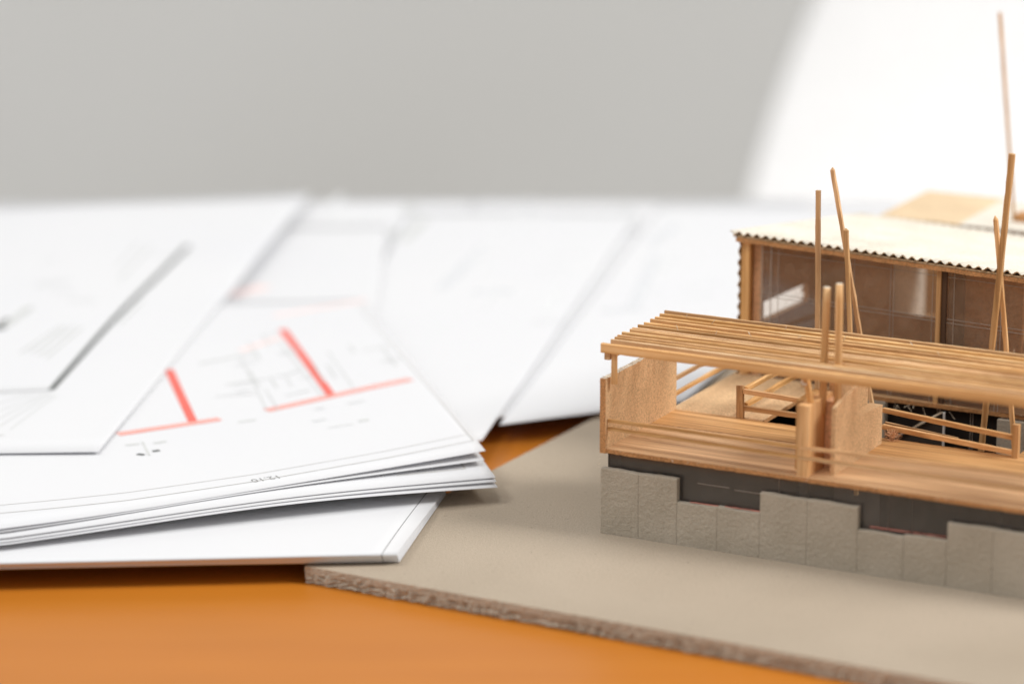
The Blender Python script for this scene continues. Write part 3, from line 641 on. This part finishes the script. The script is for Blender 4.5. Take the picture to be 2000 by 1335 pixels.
# dimension text on the plan, reads from the other side of the table
cu = bpy.data.curves.new('t', 'FONT'); cu.body = '12.10'; cu.size = 1.0; cu.align_x = 'LEFT'
to = bpy.data.objects.new('t', cu); C.objects.link(to); bpy.context.view_layer.update()
me = bpy.data.meshes.new_from_object(to.evaluated_get(bpy.context.evaluated_depsgraph_get())); bpy.data.objects.remove(to)
bm = bmesh.new(); bm.from_mesh(me); w_ = max(v.co.x for v in bm.verts)
A, B = surf('B1', .6914, .0439), surf('B1', .6476, .0436); d = (B-A); L = d.length; d.normalize(); s = Vector((-d.y, d.x, 0))
for v in bm.verts:
    x, y = v.co.x/w_*L, v.co.y*L/w_*1.05
    p = A + d*x + s*y; v.co = Vector((p.x, p.y, p.z + .08))
link('dimension_text', bm, M['ink_t'], b1)
# border corner printed on sheet B3
bm = bmesh.new()
for a, b_ in (((.86, .045), (.965, .05)), ((.965, .05), (.958, .25))):
    A, B = surf('B3', *a), surf('B3', *b_); d = (B-A).normalized(); s = Vector((-d.y, d.x, 0)); z = Vector((0, 0, .08)); n = 8; prev = None
    for q in range(n+1):
        p = surf('B3', a[0]+(b_[0]-a[0])*q/n, a[1]+(b_[1]-a[1])*q/n)+z; cur = (bm.verts.new(p-s*.35), bm.verts.new(p+s*.35))
        if prev: bm.faces.new((prev[0], prev[1], cur[1], cur[0]))
        prev = cur
link('border_line', bm, M['ink_l'], b3)

# big folded sheet in front
fs_c = [Vector(p) for p in SHEETS['A']]
def fold_profile(z_bot, z_top, depth, shrink, n=10):
    """(distance back from fold, z): bottom layer from the rear, slanting fold face, top layer to the rear; closes at the rear"""
    pts = []; h = z_top - z_bot; ov = 3.3*h/3.6
    for q in range(13):
        t = 1 - q/12; pts.append((shrink + ov + .3 + (depth-ov-.3)*t, z_bot))
    for q in range(1, n):
        t = q/n; pts.append((shrink + ov*(1-t)**.8 + .25*(1-math.sin(math.pi*t)), z_bot + .15 + (h-.3)*t))
    for q in range(25):
        t = q/24; pts.append((shrink + .35 + (depth-.35)*t, z_top - (h-.5)*max(0, t-.12)**1.5*.9 - (.12 if q == 0 else 0)))
    return pts
def folded(name, z_bot, z_top, shrink, inset, parent=None, thick=.16):
    bm = bmesh.new(); pr = fold_profile(z_bot, z_top, 78-shrink, shrink); nx = 24
    Lf, Rf, Rb, Lb = fs_c; rows = []
    for i in range(nx+1):
        u = i/nx; f = Lf.lerp(Rf - Vector((inset, 0, 0)), u); bk = Lb.lerp(Rb - Vector((inset, 0, 0)), u); d = (bk-f); d.z = 0; d = d.normalized()
        flat = .45 + .55*u
        r = []
        for (s_, z) in pr:
            zz = z_bot + (z-z_bot)*1.0
            r.append(bm.verts.new((f.x + d.x*s_, f.y + d.y*s_, z_top - (z_top-zz)*flat)))
        rows.append(r)
    for i in range(nx):
        for j in range(len(pr)-1): bm.faces.new((rows[i][j], rows[i+1][j], rows[i+1][j+1], rows[i][j+1])).smooth = True
    o = link(name, bm, M['paper'], parent)
    mod = o.modifiers.new('t', 'SOLIDIFY'); mod.thickness = thick*S; mod.offset = -1
    return o
fo = folded('folded_drawing', 5.75, 9.35, 0, 0); tag(fo, 'large folded white sheet in front, its open folded end over the greyboard corner', 'paper')
folded('inner_layer', 6.2, 7.2, 2.2, .2, fo)
# border line running to the fold and down its face
bm = bmesh.new(); Lf, Rf, Rb, Lb = fs_c; pr = fold_profile(5.75, 9.35, 78, 0); prev = None
for q_, (s_, z) in enumerate(pr[13:]):
    f = Lf.lerp(Rf, .979); bk = Lb.lerp(Rb, .975); d = (bk-f); d.z = 0; d = d.normalized(); t = min(1, s_/78)
    zz = 9.35 - (9.35-z)*(.45+.55*.979)
    n_ = Vector((0, -.09, -.04)) if q_ < 9 else Vector((0, 0, .06))
    c_ = Vector((f.x + d.x*s_, f.y+d.y*s_, zz)) + n_
    cur = (bm.verts.new(c_ - Vector((.16, 0, 0))), bm.verts.new(c_ + Vector((.16, 0, 0))))
    if prev: bm.faces.new((prev[0], prev[1], cur[1], cur[0]))
    prev = cur
link('border_line', bm, M['ink_t'], fo)
